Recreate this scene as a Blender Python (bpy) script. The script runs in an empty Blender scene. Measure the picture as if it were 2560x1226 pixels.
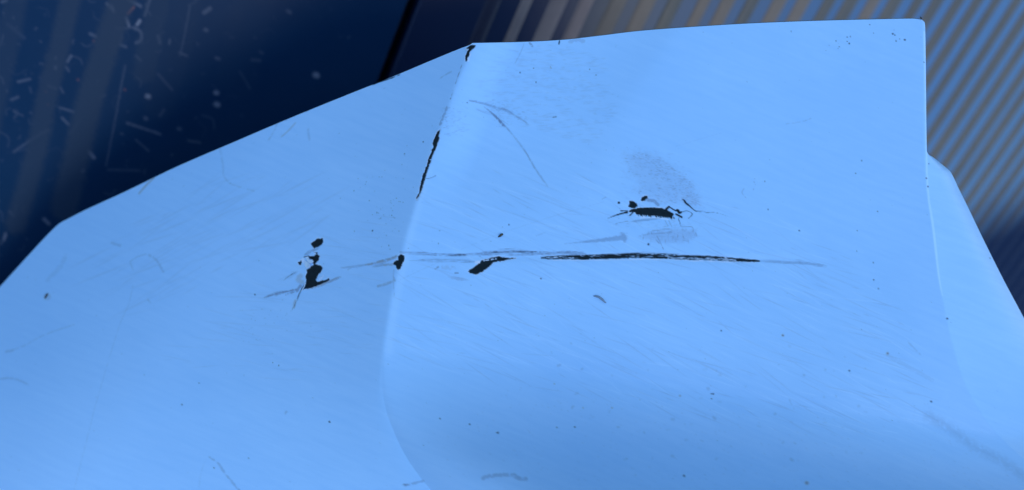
import bpy, math, random
import numpy as np
from mathutils import Matrix, Vector

# ------------------------------------------------------------------ frame of reference
# The photograph's camera hangs over a ribbed dark sheet (world z = 0), rolled and pitched.
F = 1850.0            # focal length in photograph pixels (2560 wide)
CX, CY = 1280.0, 613.0
H = 0.75              # camera height over the sheet, metres
U = np.array([.3455, -.461, .8174]); U /= np.linalg.norm(U)      # world up in camera axes
W1 = np.array([1., 0, 0]) - U[0] * U; W1 /= np.linalg.norm(W1)
W2 = np.cross(U, W1)
M = np.stack([W1, W2, U])                                       # camera -> world
CAM = np.array([0, 0, H])
scene = bpy.context.scene
COL = scene.collection

def world(px, py, z):
    """photo pixel and distance along the view axis -> world point(s)"""
    px, py, z = np.broadcast_arrays(np.asarray(px, float), np.asarray(py, float), np.asarray(z, float))
    p = np.stack([(px - CX) / F * z, -(py - CY) / F * z, -z], -1)
    return p @ M.T + CAM

def on_deck(px, py, height=0.0):
    r = np.array([(px - CX) / F, -(py - CY) / F, -1.0]) @ M.T
    return CAM + r * ((height - H) / r[2])

# ------------------------------------------------------------------ camera
cam_data = bpy.data.cameras.new('camera')
cam = bpy.data.objects.new('camera', cam_data); COL.objects.link(cam)
cam_data.sensor_width = 36; cam_data.lens = F / 2560 * 36
cam_data.clip_start = .01; cam_data.clip_end = 200
mw = Matrix.Identity(4)
for i in range(3):
    for j in range(3):
        mw[i][j] = M[i][j]
mw.translation = Vector(CAM)
cam.matrix_world = mw
cam_data.dof.use_dof = True
cam_data.dof.focus_distance = .505
cam_data.dof.aperture_fstop = cam_data.lens / 9.2
scene.camera = cam

# ------------------------------------------------------------------ sky, sun, exposure
SUN_CAM = np.array([.50, -.42, .62]); SUN_CAM /= np.linalg.norm(SUN_CAM)
sd = SUN_CAM @ M.T
elev = math.asin(sd[2]); azim = math.atan2(sd[0], sd[1])
w = bpy.data.worlds.new('World'); scene.world = w; w.use_nodes = True
nt = w.node_tree; nt.nodes.clear()
sky = nt.nodes.new('ShaderNodeTexSky'); sky.sky_type = 'NISHITA'; sky.sun_disc = False
sky.sun_elevation = elev; sky.sun_rotation = azim
sky.air_density = 1.2; sky.dust_density = .2; sky.ozone_density = 4.0
bg = nt.nodes.new('ShaderNodeBackground'); bg.inputs[1].default_value = .15
wo = nt.nodes.new('ShaderNodeOutputWorld')
nt.links.new(sky.outputs[0], bg.inputs[0]); nt.links.new(bg.outputs[0], wo.inputs[0])
sun_data = bpy.data.lights.new('sun', 'SUN'); sun_data.energy = 0.9; sun_data.angle = math.radians(25)
sun_data.color = (1, .95, .88)
sun = bpy.data.objects.new('sun', sun_data); COL.objects.link(sun)
sun.rotation_euler = Vector(sd).to_track_quat('Z', 'Y').to_euler()
scene.view_settings.view_transform = 'Standard'
scene.view_settings.look = 'None'
scene.view_settings.exposure = 0.62
scene.view_settings.gamma = 1.0

# ------------------------------------------------------------------ material helpers
def material(name):
    m = bpy.data.materials.new(name); m.use_nodes = True
    nt = m.node_tree; b = nt.nodes['Principled BSDF']
    return m, nt, b

def node(nt, kind, **kw):
    n = nt.nodes.new(kind)
    for k, v in kw.items():
        setattr(n, k, v)
    return n

def mix(nt, fac, a, b, mode='MIX'):
    n = nt.nodes.new('ShaderNodeMix'); n.data_type = 'RGBA'; n.blend_type = mode
    for key, v in ((0, fac), (6, a), (7, b)):
        if isinstance(v, bpy.types.NodeSocket): nt.links.new(v, n.inputs[key])
        elif key == 0: n.inputs[0].default_value = v
        else: n.inputs[key].default_value = (*v, 1)
    return n.outputs[2]

def mathn(nt, op, a, b=0.0, c=None, clamp=False):
    n = nt.nodes.new('ShaderNodeMath'); n.operation = op; n.use_clamp = clamp
    for i, v in enumerate((a, b, c)):
        if v is None: continue
        if isinstance(v, bpy.types.NodeSocket): nt.links.new(v, n.inputs[i])
        else: n.inputs[i].default_value = v
    return n.outputs[0]

def noise(nt, vec, scale, detail=4, rough=.55, sc=(1, 1, 1), rot=0.0):
    mp = nt.nodes.new('ShaderNodeMapping'); mp.vector_type = 'POINT'
    mp.inputs['Scale'].default_value = sc
    r = nt.nodes.new('ShaderNodeMapping'); r.inputs['Rotation'].default_value = (0, 0, rot)
    nt.links.new(vec, r.inputs[0]); nt.links.new(r.outputs[0], mp.inputs[0])
    n = nt.nodes.new('ShaderNodeTexNoise'); n.inputs['Scale'].default_value = scale
    n.inputs['Detail'].default_value = detail; n.inputs['Roughness'].default_value = rough
    nt.links.new(mp.outputs[0], n.inputs[0])
    return n.outputs[0]

def link_mesh(name, me, mat, parent=None):
    o = bpy.data.objects.new(name, me); COL.objects.link(o)
    if mat: me.materials.append(mat)
    if parent: o.parent = parent
    return o

def mesh_np(name, V, Q, smooth=True):
    """V (n,3), Q (m,4) quads"""
    me = bpy.data.meshes.new(name)
    V = np.ascontiguousarray(V, np.float32); Q = np.ascontiguousarray(Q, np.int32)
    me.vertices.add(len(V)); me.vertices.foreach_set('co', V.ravel())
    k = Q.shape[1]
    me.loops.add(Q.size); me.loops.foreach_set('vertex_index', Q.ravel())
    me.polygons.add(len(Q)); me.polygons.foreach_set('loop_start', np.arange(0, Q.size, k, dtype=np.int32))
    me.update(calc_edges=True)
    me.polygons.foreach_set('use_smooth', np.full(len(Q), smooth, bool))
    me.validate()
    return me

def grid_quads(nr, nc, flip=False):
    i = np.arange(nr - 1)[:, None] * nc + np.arange(nc - 1)[None, :]
    q = np.stack([i, i + nc, i + nc + 1, i + 1], -1).reshape(-1, 4)
    return q[:, ::-1] if flip else q

# ------------------------------------------------------------------ numpy painting of wear, highlight and reflection masks
rng = np.random.default_rng(7)
def value_noise(h, w_, cell, seed, octaves=3, anis=(1, 1)):
    g = np.random.default_rng(seed); out = np.zeros((h, w_), np.float32); amp = 1; tot = 0
    cy, cx = cell * anis[0], cell * anis[1]
    for _ in range(octaves):
        ny, nx = int(h / cy) + 3, int(w_ / cx) + 3
        t = g.random((ny, nx), dtype=np.float32)
        y = np.arange(h) / cy; x = np.arange(w_) / cx
        yi = y.astype(int); xi = x.astype(int); fy = (y - yi).astype(np.float32); fx = (x - xi).astype(np.float32)
        fy = fy * fy * (3 - 2 * fy); fx = fx * fx * (3 - 2 * fx)
        a = t[yi][:, xi] * (1 - fx) + t[yi][:, xi + 1] * fx
        b = t[yi + 1][:, xi] * (1 - fx) + t[yi + 1][:, xi + 1] * fx
        out += amp * (a * (1 - fy[:, None]) + b * fy[:, None]); tot += amp
        amp *= .5; cy = max(cy / 2, 1); cx = max(cx / 2, 1)
    return out / tot

class Canvas:
    def __init__(self, x0, y0, x1, y1, seed=1, s=1.0):
        self.x0, self.y0, self.s = x0, y0, s
        self.w = int((x1 - x0) / s); self.h = int((y1 - y0) / s)
        self.fine = value_noise(self.h, self.w, 5 / s, seed, 3)
        self.mid = value_noise(self.h, self.w, 16 / s, seed + 1, 3)
        self.layers = {}
    def layer(self, n):
        if n not in self.layers: self.layers[n] = np.zeros((self.h, self.w), np.float32)
        return self.layers[n]
    def window(self, x0, y0, x1, y1):
        a = max(0, int((x0 - self.x0) / self.s)); b = min(self.w, int((x1 - self.x0) / self.s) + 1)
        c = max(0, int((y0 - self.y0) / self.s)); d = min(self.h, int((y1 - self.y0) / self.s) + 1)
        if a >= b or c >= d: return None
        X, Y = np.meshgrid(np.arange(a, b) * self.s + self.x0, np.arange(c, d) * self.s + self.y0)
        return (slice(c, d), slice(a, b)), X, Y
    def poly(self, layer, pts, val=1.0, rag=2.0, soft=.8, breakup=0.0):
        pts = np.array(pts, float)
        r = self.window(pts[:, 0].min() - 6 - soft, pts[:, 1].min() - 6 - soft, pts[:, 0].max() + 6 + soft, pts[:, 1].max() + 6 + soft)
        if r is None: return
        sl, X, Y = r
        inside = np.zeros(X.shape, bool); dist = np.full(X.shape, 1e9)
        n = len(pts)
        for i in range(n):
            ax, ay = pts[i]; bx, by = pts[(i + 1) % n]
            cond = ((ay > Y) != (by > Y))
            with np.errstate(divide='ignore', invalid='ignore'):
                xx = (bx - ax) * (Y - ay) / (by - ay if by != ay else 1e-9) + ax
            inside ^= cond & (X < xx)
            dx, dy = bx - ax, by - ay; L = dx * dx + dy * dy + 1e-9
            t = np.clip(((X - ax) * dx + (Y - ay) * dy) / L, 0, 1)
            dist = np.minimum(dist, np.hypot(X - ax - t * dx, Y - ay - t * dy))
        sdf = np.where(inside, dist, -dist) + (self.fine[sl] - .5) * 2 * rag
        m = np.clip(sdf / soft + .5, 0, 1)
        if breakup: m = m * np.clip((self.fine[sl] * .6 + self.mid[sl] * .4 - breakup) * 8, 0, 1)
        L_ = self.layer(layer); L_[sl] = np.maximum(L_[sl], m * val)
        return
    def stroke(self, layer, pts, val=1.0, w=2.0, rag=.6, soft=.9, breakup=0.0):
        """pts: (x, y[, halfwidth[, value]])"""
        P = [(p[0], p[1], (p[2] if len(p) > 2 else w), (p[3] if len(p) > 3 else val)) for p in pts]
        # smooth the polyline
        if len(P) > 2:
            A = np.array(P, float); out = []
            for i in range(len(A) - 1):
                p0 = A[max(i - 1, 0)]; p1 = A[i]; p2 = A[i + 1]; p3 = A[min(i + 2, len(A) - 1)]
                for t in (0, .25, .5, .75):
                    out.append(.5 * ((2 * p1) + (-p0 + p2) * t + (2 * p0 - 5 * p1 + 4 * p2 - p3) * t * t + (-p0 + 3 * p1 - 3 * p2 + p3) * t ** 3))
            out.append(A[-1]); P = [tuple(q) for q in out]
        for (ax, ay, aw, av), (bx, by, bw, bv) in zip(P[:-1], P[1:]):
            pad = max(aw, bw) + soft + rag + 2
            r = self.window(min(ax, bx) - pad, min(ay, by) - pad, max(ax, bx) + pad, max(ay, by) + pad)
            if r is None: continue
            sl, X, Y = r
            dx, dy = bx - ax, by - ay; L = dx * dx + dy * dy + 1e-9
            t = np.clip(((X - ax) * dx + (Y - ay) * dy) / L, 0, 1)
            d = np.hypot(X - ax - t * dx, Y - ay - t * dy)
            wd = aw + (bw - aw) * t
            m = np.clip((wd - d + (self.fine[sl] - .5) * 2 * rag) / soft + .5, 0, 1) * (av + (bv - av) * t)
            if breakup: m = m * np.clip((self.fine[sl] - breakup) * 6, 0, 1)
            L_ = self.layer(layer); L_[sl] = np.maximum(L_[sl], m)
    def dot(self, layer, x, y, r, val=1.0, rag=.5, soft=.9):
        self.stroke(layer, [(x - .3, y, r), (x + .3, y, r)], val, r, rag, soft)
    def sample(self, layer, px, py):
        A = self.layer(layer)
        x = np.clip((px - self.x0) / self.s, 0, self.w - 1.001); y = np.clip((py - self.y0) / self.s, 0, self.h - 1.001)
        xi = x.astype(int); yi = y.astype(int); fx = x - xi; fy = y - yi
        return (A[yi, xi] * (1 - fx) + A[yi, xi + 1] * fx) * (1 - fy) + (A[yi + 1, xi] * (1 - fx) + A[yi + 1, xi + 1] * fx) * fy

# ------------------------------------------------------------------ the sheet the panel lies over
# deck axes: D along the ribs, A across them
pa, pb = on_deck(1040, 0), on_deck(965, 195)
Dv = pb - pa; Dv /= np.linalg.norm(Dv)
Av = np.array([-Dv[1], Dv[0], 0.])
if Av @ (on_deck(2000, 30) - pa) < 0: Av = -Av
def across(px, py): return float((on_deck(px, py) - pa) @ Av)
def along(px, py): return float((on_deck(px, py) - pa) @ Dv)
PITCH = (across(2300, 30) - across(1300, 30)) / 15.5
def P3(a, d, z): return pa * np.array([1, 1, 0]) + Av * a + Dv * d + np.array([0, 0, z])

def object_coords(nt):
    tc = nt.nodes.new('ShaderNodeTexCoord'); return tc.outputs['Object']

# plain dark ground below the boards
m_under, nt_, b_ = material('dark_gap')
b_.inputs['Base Color'].default_value = (.004, .004, .006, 1); b_.inputs['Roughness'].default_value = .8
def quad_obj(name, mat, c, parent=None):
    me = bpy.data.meshes.new(name); me.from_pydata([tuple(p) for p in c], [], [tuple(range(len(c)))]); me.update()
    return link_mesh(name, me, mat, parent)
deck = quad_obj('ground', m_under, [P3(-4, -4, -.03), P3(6, -4, -.03), P3(6, 6, -.03), P3(-4, 6, -.03)])
if deck.data.polygons[0].normal.z < 0: deck.data.flip_normals()
deck['kind'] = 'structure'

# glossy dark board: colour, scratches and painted stripe reflections (attribute), fine dust
def board_material(name, base, rough, ior, marks=False):
    m, nt, b = material(name)
    oc = object_coords(nt)
    col = base
    n1 = noise(nt, oc, 6, 5, .6)
    col = mix(nt, mathn(nt, 'MULTIPLY', n1, .5), base, tuple(c * 1.7 + .002 for c in base))
    if marks:
        at = node(nt, 'ShaderNodeAttribute', attribute_name='marks')
        sp = node(nt, 'ShaderNodeSeparateColor'); nt.links.new(at.outputs['Color'], sp.inputs[0])
        col = mix(nt, sp.outputs[0], col, (.30, .34, .42))
        col = mix(nt, sp.outputs[1], col, (.30, .13, .10))
        col = mix(nt, sp.outputs[2], col, (.020, .040, .074))
    nt.links.new(col, b.inputs['Base Color'])
    r = mathn(nt, 'MULTIPLY_ADD', noise(nt, oc, 25, 4), .25, rough - .1)
    nt.links.new(r, b.inputs['Roughness'])
    b.inputs['IOR'].default_value = ior; b.inputs['Specular IOR Level'].default_value = .07
    return m
m_board = board_material('dark_board', (.0028, .021, .057), .30, 1.45, True)

GAP0 = across(1022, 0); GAPW = .010
def bevel_slab(name, mat, a0, a1, d0, d1, top, thick, bev, parent, na=1, nd=1):
    """slab with bevelled long edges, optional grid on top"""
    prof = [(a0, top - thick), (a0, top - bev), (a0 + bev * .3, top - bev * .3), (a0 + bev, top)]
    prof += [(a0 + bev + (a1 - a0 - 2 * bev) * i / na, top) for i in range(1, na)]
    prof += [(a1 - bev, top), (a1 - bev * .3, top - bev * .3), (a1, top - bev), (a1, top - thick)]
    ds = np.linspace(d0, d1, nd + 1)
    V = np.array([[P3(a, d, z) for a, z in prof] for d in ds]).reshape(-1, 3)
    q = grid_quads(nd + 1, len(prof))
    e = P3(1, 0, 0) - P3(0, 0, 0); f = P3(0, 1, 0) - P3(0, 0, 0)
    if np.cross(f, e)[2] < 0: q = q[:, ::-1]
    me = mesh_np(name, V, q, smooth=False)
    return link_mesh(name, me, mat, parent)

# left board: fine grid so its scratches and dust keep their shapes
dk = Canvas(-40, -40, 1240, 760, seed=21, s=1.0)
S = lambda *a, **k: dk.stroke('pale', *a, **k)
for pts, v, wd in [
    ([(268, 10), (285, 30)], .5, 6), ([(278, 14), (284, 24)], .9, 4), ([(315, 45), (322, 65)], .65, 5), ([(350, 52), (343, 62)], .85, 6),
    ([(352, 56), (335, 68), (300, 72), (288, 70)], .22, 4), ([(335, 70), (352, 80), (353, 100), (340, 108)], .28, 6), ([(375, 0), (362, 40)], .35, 4),
    ([(320, 0), (340, 10), (352, 16)], .3, 7), ([(305, 85), (300, 110)], .16, 3), ([(140, 143), (138, 148)], .4, 5), ([(139, 168), (138, 172)], .6, 6),
    ([(178, 140), (168, 155)], .45, 5), ([(180, 140), (200, 148), (205, 160)], .15, 3), ([(165, 168), (172, 178)], .22, 5), ([(45, 205), (75, 198)], .3, 5),
    ([(28, 250), (45, 243)], .22, 6), ([(120, 215), (140, 222)], .25, 5), ([(150, 270), (185, 280)], .25, 5), ([(155, 295), (172, 312)], .28, 5),
    ([(150, 218), (158, 232)], .22, 4), ([(35, 380), (75, 352), (120, 325)], .26, 4), ([(313, 165), (303, 215), (285, 315), (265, 415)], .24, 2.5),
    ([(475, 15), (462, 85), (450, 140)], .18, 3), ([(425, 100), (423, 110)], .25, 4), ([(448, 132), (468, 140)], .22, 4), ([(318, 308), (360, 322), (400, 336)], .3, 5),
    ([(385, 330), (400, 336)], .35, 5), ([(340, 350), (372, 378)], .2, 4), ([(205, 430), (209, 425)], .7, 5), ([(222, 380), (235, 395)], .4, 8),
    ([(110, 548), (122, 560)], .4, 8), ([(10, 600), (14, 585)], .5, 6), ([(2, 610), (16, 590)], .25, 4), ([(25, 530), (34, 540)], .18, 8),
    ([(510, 32), (525, 22)], .22, 10), ([(395, 90), (400, 108)], .16, 7), ([(540, 145), (548, 148)], .18, 7), ([(600, 180), (625, 222)], .1, 5),
    ([(470, 352), (500, 357)], .2, 5), ([(270, 425), (350, 427)], .14, 5), ([(650, 130), (657, 134)], .13, 6), ([(718, 28), (726, 32)], .2, 7),
    ([(395, 185), (430, 225)], .12, 6), ([(410, 275), (400, 290)], .12, 7), ([(630, 150), (650, 152)], .12, 8), ([(870, 95), (874, 93)], .16, 4), ([(5, 6), (16, 2)], .5, 5),
    ([(225, 85), (240, 92)], .25, 7), ([(300, 112), (315, 118)], .2, 6), ([(340, 140), (352, 152)], .15, 5), ([(75, 220), (78, 232)], .14, 4), ([(200, 300), (180, 330)], .08, 9),
    ([(1150, 68), (1153, 66)], .14, 9), ([(0, 115), (8, 90)], .2, 4), ([(250, 245), (262, 238)], .12, 6), ([(20, 62), (60, 95)], .07, 10)]:
    S(pts, v * .62, wd * .5, rag=.8, soft=4.5)
for x, y, r_, v in [(370, 241, 9, .42), (541, 232, 9, .36), (542, 261, 11, .34), (790, 188, 12, .42), (365, 296, 8, .14), (448, 322, 8, .12), (515, 75, 7, .13)]:
    dk.stroke('pale', [(x - 2, y), (x + 2, y + 1)], v, r_ * .55, rag=1.5, soft=6)
for pts, v, wd in [([(42,-30),(18,110),(-30,330)], .55, 30), ([(182,-30),(150,110),(118,240),(88,390),(40,560)], .8, 26), ([(315,-30),(268,110),(222,260),(190,400),(160,520)], .85, 33),
                   ([(402,-30),(385,60),(362,180)], .45, 30), ([(470,-20),(440,120),(400,260)], .16, 40), ([(1085,-20),(1050,60)], .2, 6), ([(640,-20),(590,200)], .10, 50)]:
    dk.stroke('reflection_band', pts, v, wd, rag=7, soft=16)  # broad stripe reflections painted into the board colour
for i in range(260):          # scattered lint, thick on the left, thin toward the gap
    x = -30 + 1000 * rng.random() ** 1.9; y = -30 + 700 * rng.random(); a = rng.random() * 6.28; L = 3 + 26 * rng.random() ** 3
    pts = [(x, y), (x + math.cos(a) * L, y + math.sin(a) * L), (x + math.cos(a + .5) * L * 1.6, y + math.sin(a + .5) * L * 1.6)]
    S(pts, (.02 + .10 * rng.random() ** 2) * (1 - x / 1300), .8 + 1.6 * rng.random(), rag=.5, soft=2.5)
dk.stroke('red', [(318, 35), (335, 18)], .5, 2.5, soft=2)
for x, y in [(195, 200), (115, 230), (120, 262), (312, 225), (235, 103)]:
    dk.dot('red', x, y, 3, .25, soft=3)
EDGE = GAP0
bd = bevel_slab('board', m_board, EDGE - 1.3, EDGE, -1.2, 2.6, 0, .03, .0015, deck)
# dense insert of the same board where the photo shows it: replace mesh by a two-density grid
aL = np.concatenate([np.linspace(EDGE - 1.3, EDGE - .62, 30)[:-1], np.linspace(EDGE - .62, EDGE - .0015, 520)])
dL = np.concatenate([np.linspace(-1.2, -.08, 30)[:-1], np.linspace(-.08, .42, 420), np.linspace(.42, 2.6, 30)[1:]])
AA, DD = np.meshgrid(aL, dL)
V = P3(0, 0, 0)[None, :] + AA.reshape(-1, 1) * Av + DD.reshape(-1, 1) * Dv
nTop = len(V)
q = grid_quads(len(dL), len(aL))
e0 = V[q[0]]
if np.cross(e0[1] - e0[0], e0[2] - e0[1])[2] < 0: q = q[:, ::-1]
# bevelled long edge toward the gap, then down into it
ext = []; nd = len(dL)
for off, z in ((.0004, -.0003), (.0015 - .0004, -.0012), (.0015, -.03)):
    ext.append(P3(0, 0, 0)[None, :] + (EDGE - .0015 + off) * Av + dL[:, None] * Dv + np.array([0, 0, z]))
Vx = np.concatenate([V] + ext)
cols = [np.arange(nd) * len(aL) + len(aL) - 1] + [nTop + k * nd + np.arange(nd) for k in range(3)]
qs = [q]
for c0, c1 in zip(cols[:-1], cols[1:]):
    s_ = np.stack([c0[:-1], c0[1:], c1[1:], c1[:-1]], -1)
    t_ = Vx[s_[0]]
    nrm = np.cross(t_[1] - t_[0], t_[2] - t_[1])
    if nrm @ (Av + np.array([0, 0, .5])) < 0: s_ = s_[:, ::-1]
    qs.append(s_)
me = mesh_np('board', Vx, np.concatenate(qs), smooth=False)
pc = (Vx - CAM) @ M
zz = -pc[:, 2]; zz[zz < .05] = .05
PX = pc[:, 0] / zz * F + CX; PY = -pc[:, 1] / zz * F + CY
ca = me.color_attributes.new('marks', 'FLOAT_COLOR', 'POINT')
inb = (PX > -40) & (PX < 1235) & (PY > -40) & (PY < 755)
colr = np.zeros((len(Vx), 4), np.float32)
colr[:, 0] = dk.sample('pale', PX, PY) * inb; colr[:, 1] = dk.sample('red', PX, PY) * inb
colr[:, 2] = dk.sample('reflection_band', PX, PY) * inb; colr[:, 3] = 1
ca.data.foreach_set('color', colr.ravel())
old = bd.data; bd.data = me; me.materials.append(m_board); bpy.data.meshes.remove(old)

DEND0 = .88; DEND1 = 1.10          # distance right-and-along at which the painted reflections fade to navy
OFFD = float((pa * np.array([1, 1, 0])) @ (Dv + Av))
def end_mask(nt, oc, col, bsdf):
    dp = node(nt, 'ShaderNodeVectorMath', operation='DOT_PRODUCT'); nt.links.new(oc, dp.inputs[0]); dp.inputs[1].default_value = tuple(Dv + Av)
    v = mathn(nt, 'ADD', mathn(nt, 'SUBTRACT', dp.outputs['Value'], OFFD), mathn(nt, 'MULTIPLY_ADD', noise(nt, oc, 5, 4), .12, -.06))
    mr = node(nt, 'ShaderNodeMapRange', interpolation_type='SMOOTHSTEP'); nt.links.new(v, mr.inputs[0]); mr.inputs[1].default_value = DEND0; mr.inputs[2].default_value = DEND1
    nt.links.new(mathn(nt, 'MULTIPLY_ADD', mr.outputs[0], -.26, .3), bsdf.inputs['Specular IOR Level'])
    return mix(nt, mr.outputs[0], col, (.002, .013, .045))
# materials of the ribs: reflected stripe tones painted in, lighter away from the gap
def rib_material(name, base, reflect_tone, rough=.45, ior=1.5, amount=.5):
    m, nt, b = material(name)
    oc = object_coords(nt)
    n = noise(nt, oc, 9, 6, .6)
    f = mathn(nt, 'MULTIPLY_ADD', n, 1.6, amount - .8, clamp=True)
    col = mix(nt, f, base, reflect_tone)
    n2 = noise(nt, oc, 70, 3)
    col = mix(nt, mathn(nt, 'MULTIPLY', n2, .35), col, tuple(c * .4 for c in reflect_tone))
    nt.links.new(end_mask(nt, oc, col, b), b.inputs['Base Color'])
    b.inputs['Roughness'].default_value = rough; b.inputs['IOR'].default_value = ior
    return m
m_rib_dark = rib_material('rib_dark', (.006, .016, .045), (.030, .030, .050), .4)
m_rib_mid = rib_material('rib_half_reflect', (.13, .10, .10), (.30, .235, .21), .5)
m_rib_reflect = rib_material('rib_reflect', (.105, .093, .080), (.165, .142, .118), .55)
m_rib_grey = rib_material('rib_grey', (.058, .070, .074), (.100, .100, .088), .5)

def rib(a, width, d0, d1, mat, parent, h=.0016):
    b = width * .3
    prof = [(a - width / 2, -.0005), (a - width / 2 + b * .35, h * .7), (a - width / 2 + b, h), (a + width / 2 - b, h), (a + width / 2 - b * .35, h * .7), (a + width / 2, -.0005)]
    ds = np.linspace(d0, d1, 2)
    V = np.array([[P3(x, d, z) for x, z in prof] for d in ds]).reshape(-1, 3)
    q = grid_quads(2, len(prof))
    t_ = V[q[2]]
    if np.cross(t_[1] - t_[0], t_[2] - t_[1])[2] < 0: q = q[:, ::-1]
    return link_mesh('rib', mesh_np('rib', V, q, smooth=True), mat, parent)

# right sheet: dark first, then sky reflection painted in as a rising blue
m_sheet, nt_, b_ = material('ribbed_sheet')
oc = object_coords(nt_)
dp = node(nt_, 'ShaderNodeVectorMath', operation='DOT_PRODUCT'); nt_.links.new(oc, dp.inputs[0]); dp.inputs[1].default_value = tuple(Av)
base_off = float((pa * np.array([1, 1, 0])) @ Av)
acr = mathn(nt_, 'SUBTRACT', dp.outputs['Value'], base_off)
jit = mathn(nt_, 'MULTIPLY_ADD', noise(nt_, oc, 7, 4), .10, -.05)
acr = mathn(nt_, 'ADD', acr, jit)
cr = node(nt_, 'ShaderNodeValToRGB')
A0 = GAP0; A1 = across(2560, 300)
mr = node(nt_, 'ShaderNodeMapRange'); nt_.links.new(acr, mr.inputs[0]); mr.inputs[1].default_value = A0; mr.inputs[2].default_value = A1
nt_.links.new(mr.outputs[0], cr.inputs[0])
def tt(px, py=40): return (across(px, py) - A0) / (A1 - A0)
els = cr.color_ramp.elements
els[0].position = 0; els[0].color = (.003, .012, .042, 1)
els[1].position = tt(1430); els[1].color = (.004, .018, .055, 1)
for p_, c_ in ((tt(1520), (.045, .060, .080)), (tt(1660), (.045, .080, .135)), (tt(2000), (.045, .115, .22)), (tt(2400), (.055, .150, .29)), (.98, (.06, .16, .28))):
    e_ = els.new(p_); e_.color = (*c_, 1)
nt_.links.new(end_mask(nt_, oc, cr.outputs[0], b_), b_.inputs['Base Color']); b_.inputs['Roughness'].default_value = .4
R0 = GAP0 + GAPW
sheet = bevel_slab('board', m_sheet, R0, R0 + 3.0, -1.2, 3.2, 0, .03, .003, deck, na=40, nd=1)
k = 0; a = across(1316, 2) - PITCH
END = along(2560, 620)
while a < R0 + 2.6:
    pxe = None
    t = (a - A0) / (A1 - A0)
    mt = m_rib_dark if t < tt(1275, 2) else m_rib_mid if t < tt(1480) else m_rib_reflect if t < tt(2050) else m_rib_grey
    if tt(1480) < t < tt(2300) and rng.random() < .3: mt = m_rib_grey if mt is m_rib_reflect else m_rib_reflect
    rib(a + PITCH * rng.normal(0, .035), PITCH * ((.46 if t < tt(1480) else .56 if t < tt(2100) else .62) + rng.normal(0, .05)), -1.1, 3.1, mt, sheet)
    a += PITCH; k += 1
# ------------------------------------------------------------------ the damaged panel
def interp(pts):
    xs = np.array([p[0] for p in pts], float); ys = np.array([p[1] for p in pts], float)
    def f(t):
        # monotone cubic (Fritsch-Carlson)
        t = np.asarray(t, float)
        d = np.diff(ys) / np.diff(xs); m = np.empty_like(ys)
        m[0] = d[0]; m[-1] = d[-1]
        for i in range(1, len(ys) - 1):
            m[i] = 0 if d[i - 1] * d[i] <= 0 else 2 * d[i - 1] * d[i] / (d[i - 1] + d[i])
        k = np.clip(np.searchsorted(xs, t) - 1, 0, len(xs) - 2)
        h = xs[k + 1] - xs[k]; u = (t - xs[k]) / h
        uc = np.clip(u, 0, 1)
        h00 = 2 * uc ** 3 - 3 * uc ** 2 + 1; h10 = uc ** 3 - 2 * uc ** 2 + uc; h01 = -2 * uc ** 3 + 3 * uc ** 2; h11 = uc ** 3 - uc ** 2
        v = h00 * ys[k] + h10 * h * m[k] + h01 * ys[k + 1] + h11 * h * m[k + 1]
        v = np.where(u < 0, ys[k] + m[k] * (t - xs[k]), v)
        return np.where(u > 1, ys[k + 1] + m[k + 1] * (t - xs[k + 1]), v)
    return f
YB = 1420.0
XL = interp([(108, 1181), (112, 1176), (122, 1150), (150, 1082), (188, 992), (240, 862), (300, 715), (350, 598), (420, 436), (480, 312), (528, 208), (548, 169), (557, 152), (562, 145), (575, 131), (640, 70), (715, 2), (870, -140), (1000, -250), (YB, -480)])
XC = interp([(108, 1184), (150, 1168), (200, 1146), (250, 1128), (330, 1099), (400, 1073), (500, 1043), (600, 1013), (680, 994), (750, 978), (820, 966), (880, 958), (950, 955), (1010, 962), (1080, 985), (1140, 1014), (1190, 1048), (1226, 1078), (1300, 1150), (YB, 1290)])
XR = interp([(49, 2303), (52, 2308), (58, 2312), (70, 2313), (380, 2317), (470, 2323), (560, 2336), (680, 2351), (800, 2373), (900, 2398), (980, 2428), (1060, 2478), (1140, 2556), (1226, 2660), (1300, 2760), (YB, 2930)])
YT = interp([(1184, 108.5), (1215, 108), (1300, 106), (1400, 101), (1500, 90), (1600, 78), (1760, 66), (1900, 58), (2060, 52), (2200, 48.5), (2280, 47), (2303, 49)])
XS = interp([(49, 2285), (200, 2296), (340, 2311), (378, 2317), (400, 2341), (418, 2363), (430, 2376), (448, 2386), (470, 2396), (500, 2411), (600, 2459), (700, 2509), (800, 2562), (900, 2612), (1060, 2700), (1226, 2800), (YB, 2980)])

NR = 640
t = np.linspace(0, 1, NR) ** 1.0
yC = 108 + t * (YB - 108); yR = 49 + t * (YB - 49)
nL, nRt, nS = 470, 620, 70
sL = np.linspace(0, 1, nL)[None, :]
# left facet rows
PLx = XL(yC)[:, None] * (1 - sL) + XC(yC)[:, None] * sL
PLy = np.repeat(yC[:, None], nL, 1)
# right face: Coons patch
s = (np.linspace(0, 1, nRt) ** 1.0)[None, :]; T = t[:, None]
topx = 1184 + (2303 - 1184) * s; topy = YT(topx)
botx = XC(YB) + (XR(YB) - XC(YB)) * s; boty = np.full_like(botx, YB)
Cx, Cy = XC(yC)[:, None], yC[:, None]; Rx, Ry = XR(yR)[:, None], yR[:, None]
PRx = (1 - T) * topx + T * botx + (1 - s) * Cx + s * Rx - ((1 - T) * (1 - s) * topx[0, 0] + (1 - T) * s * topx[0, -1] + T * (1 - s) * botx[0, 0] + T * s * botx[0, -1])
PRy = (1 - T) * topy + T * boty + (1 - s) * Cy + s * Ry - ((1 - T) * (1 - s) * topy[0, 0] + (1 - T) * s * topy[0, -1] + T * (1 - s) * YB + T * s * YB)
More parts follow.
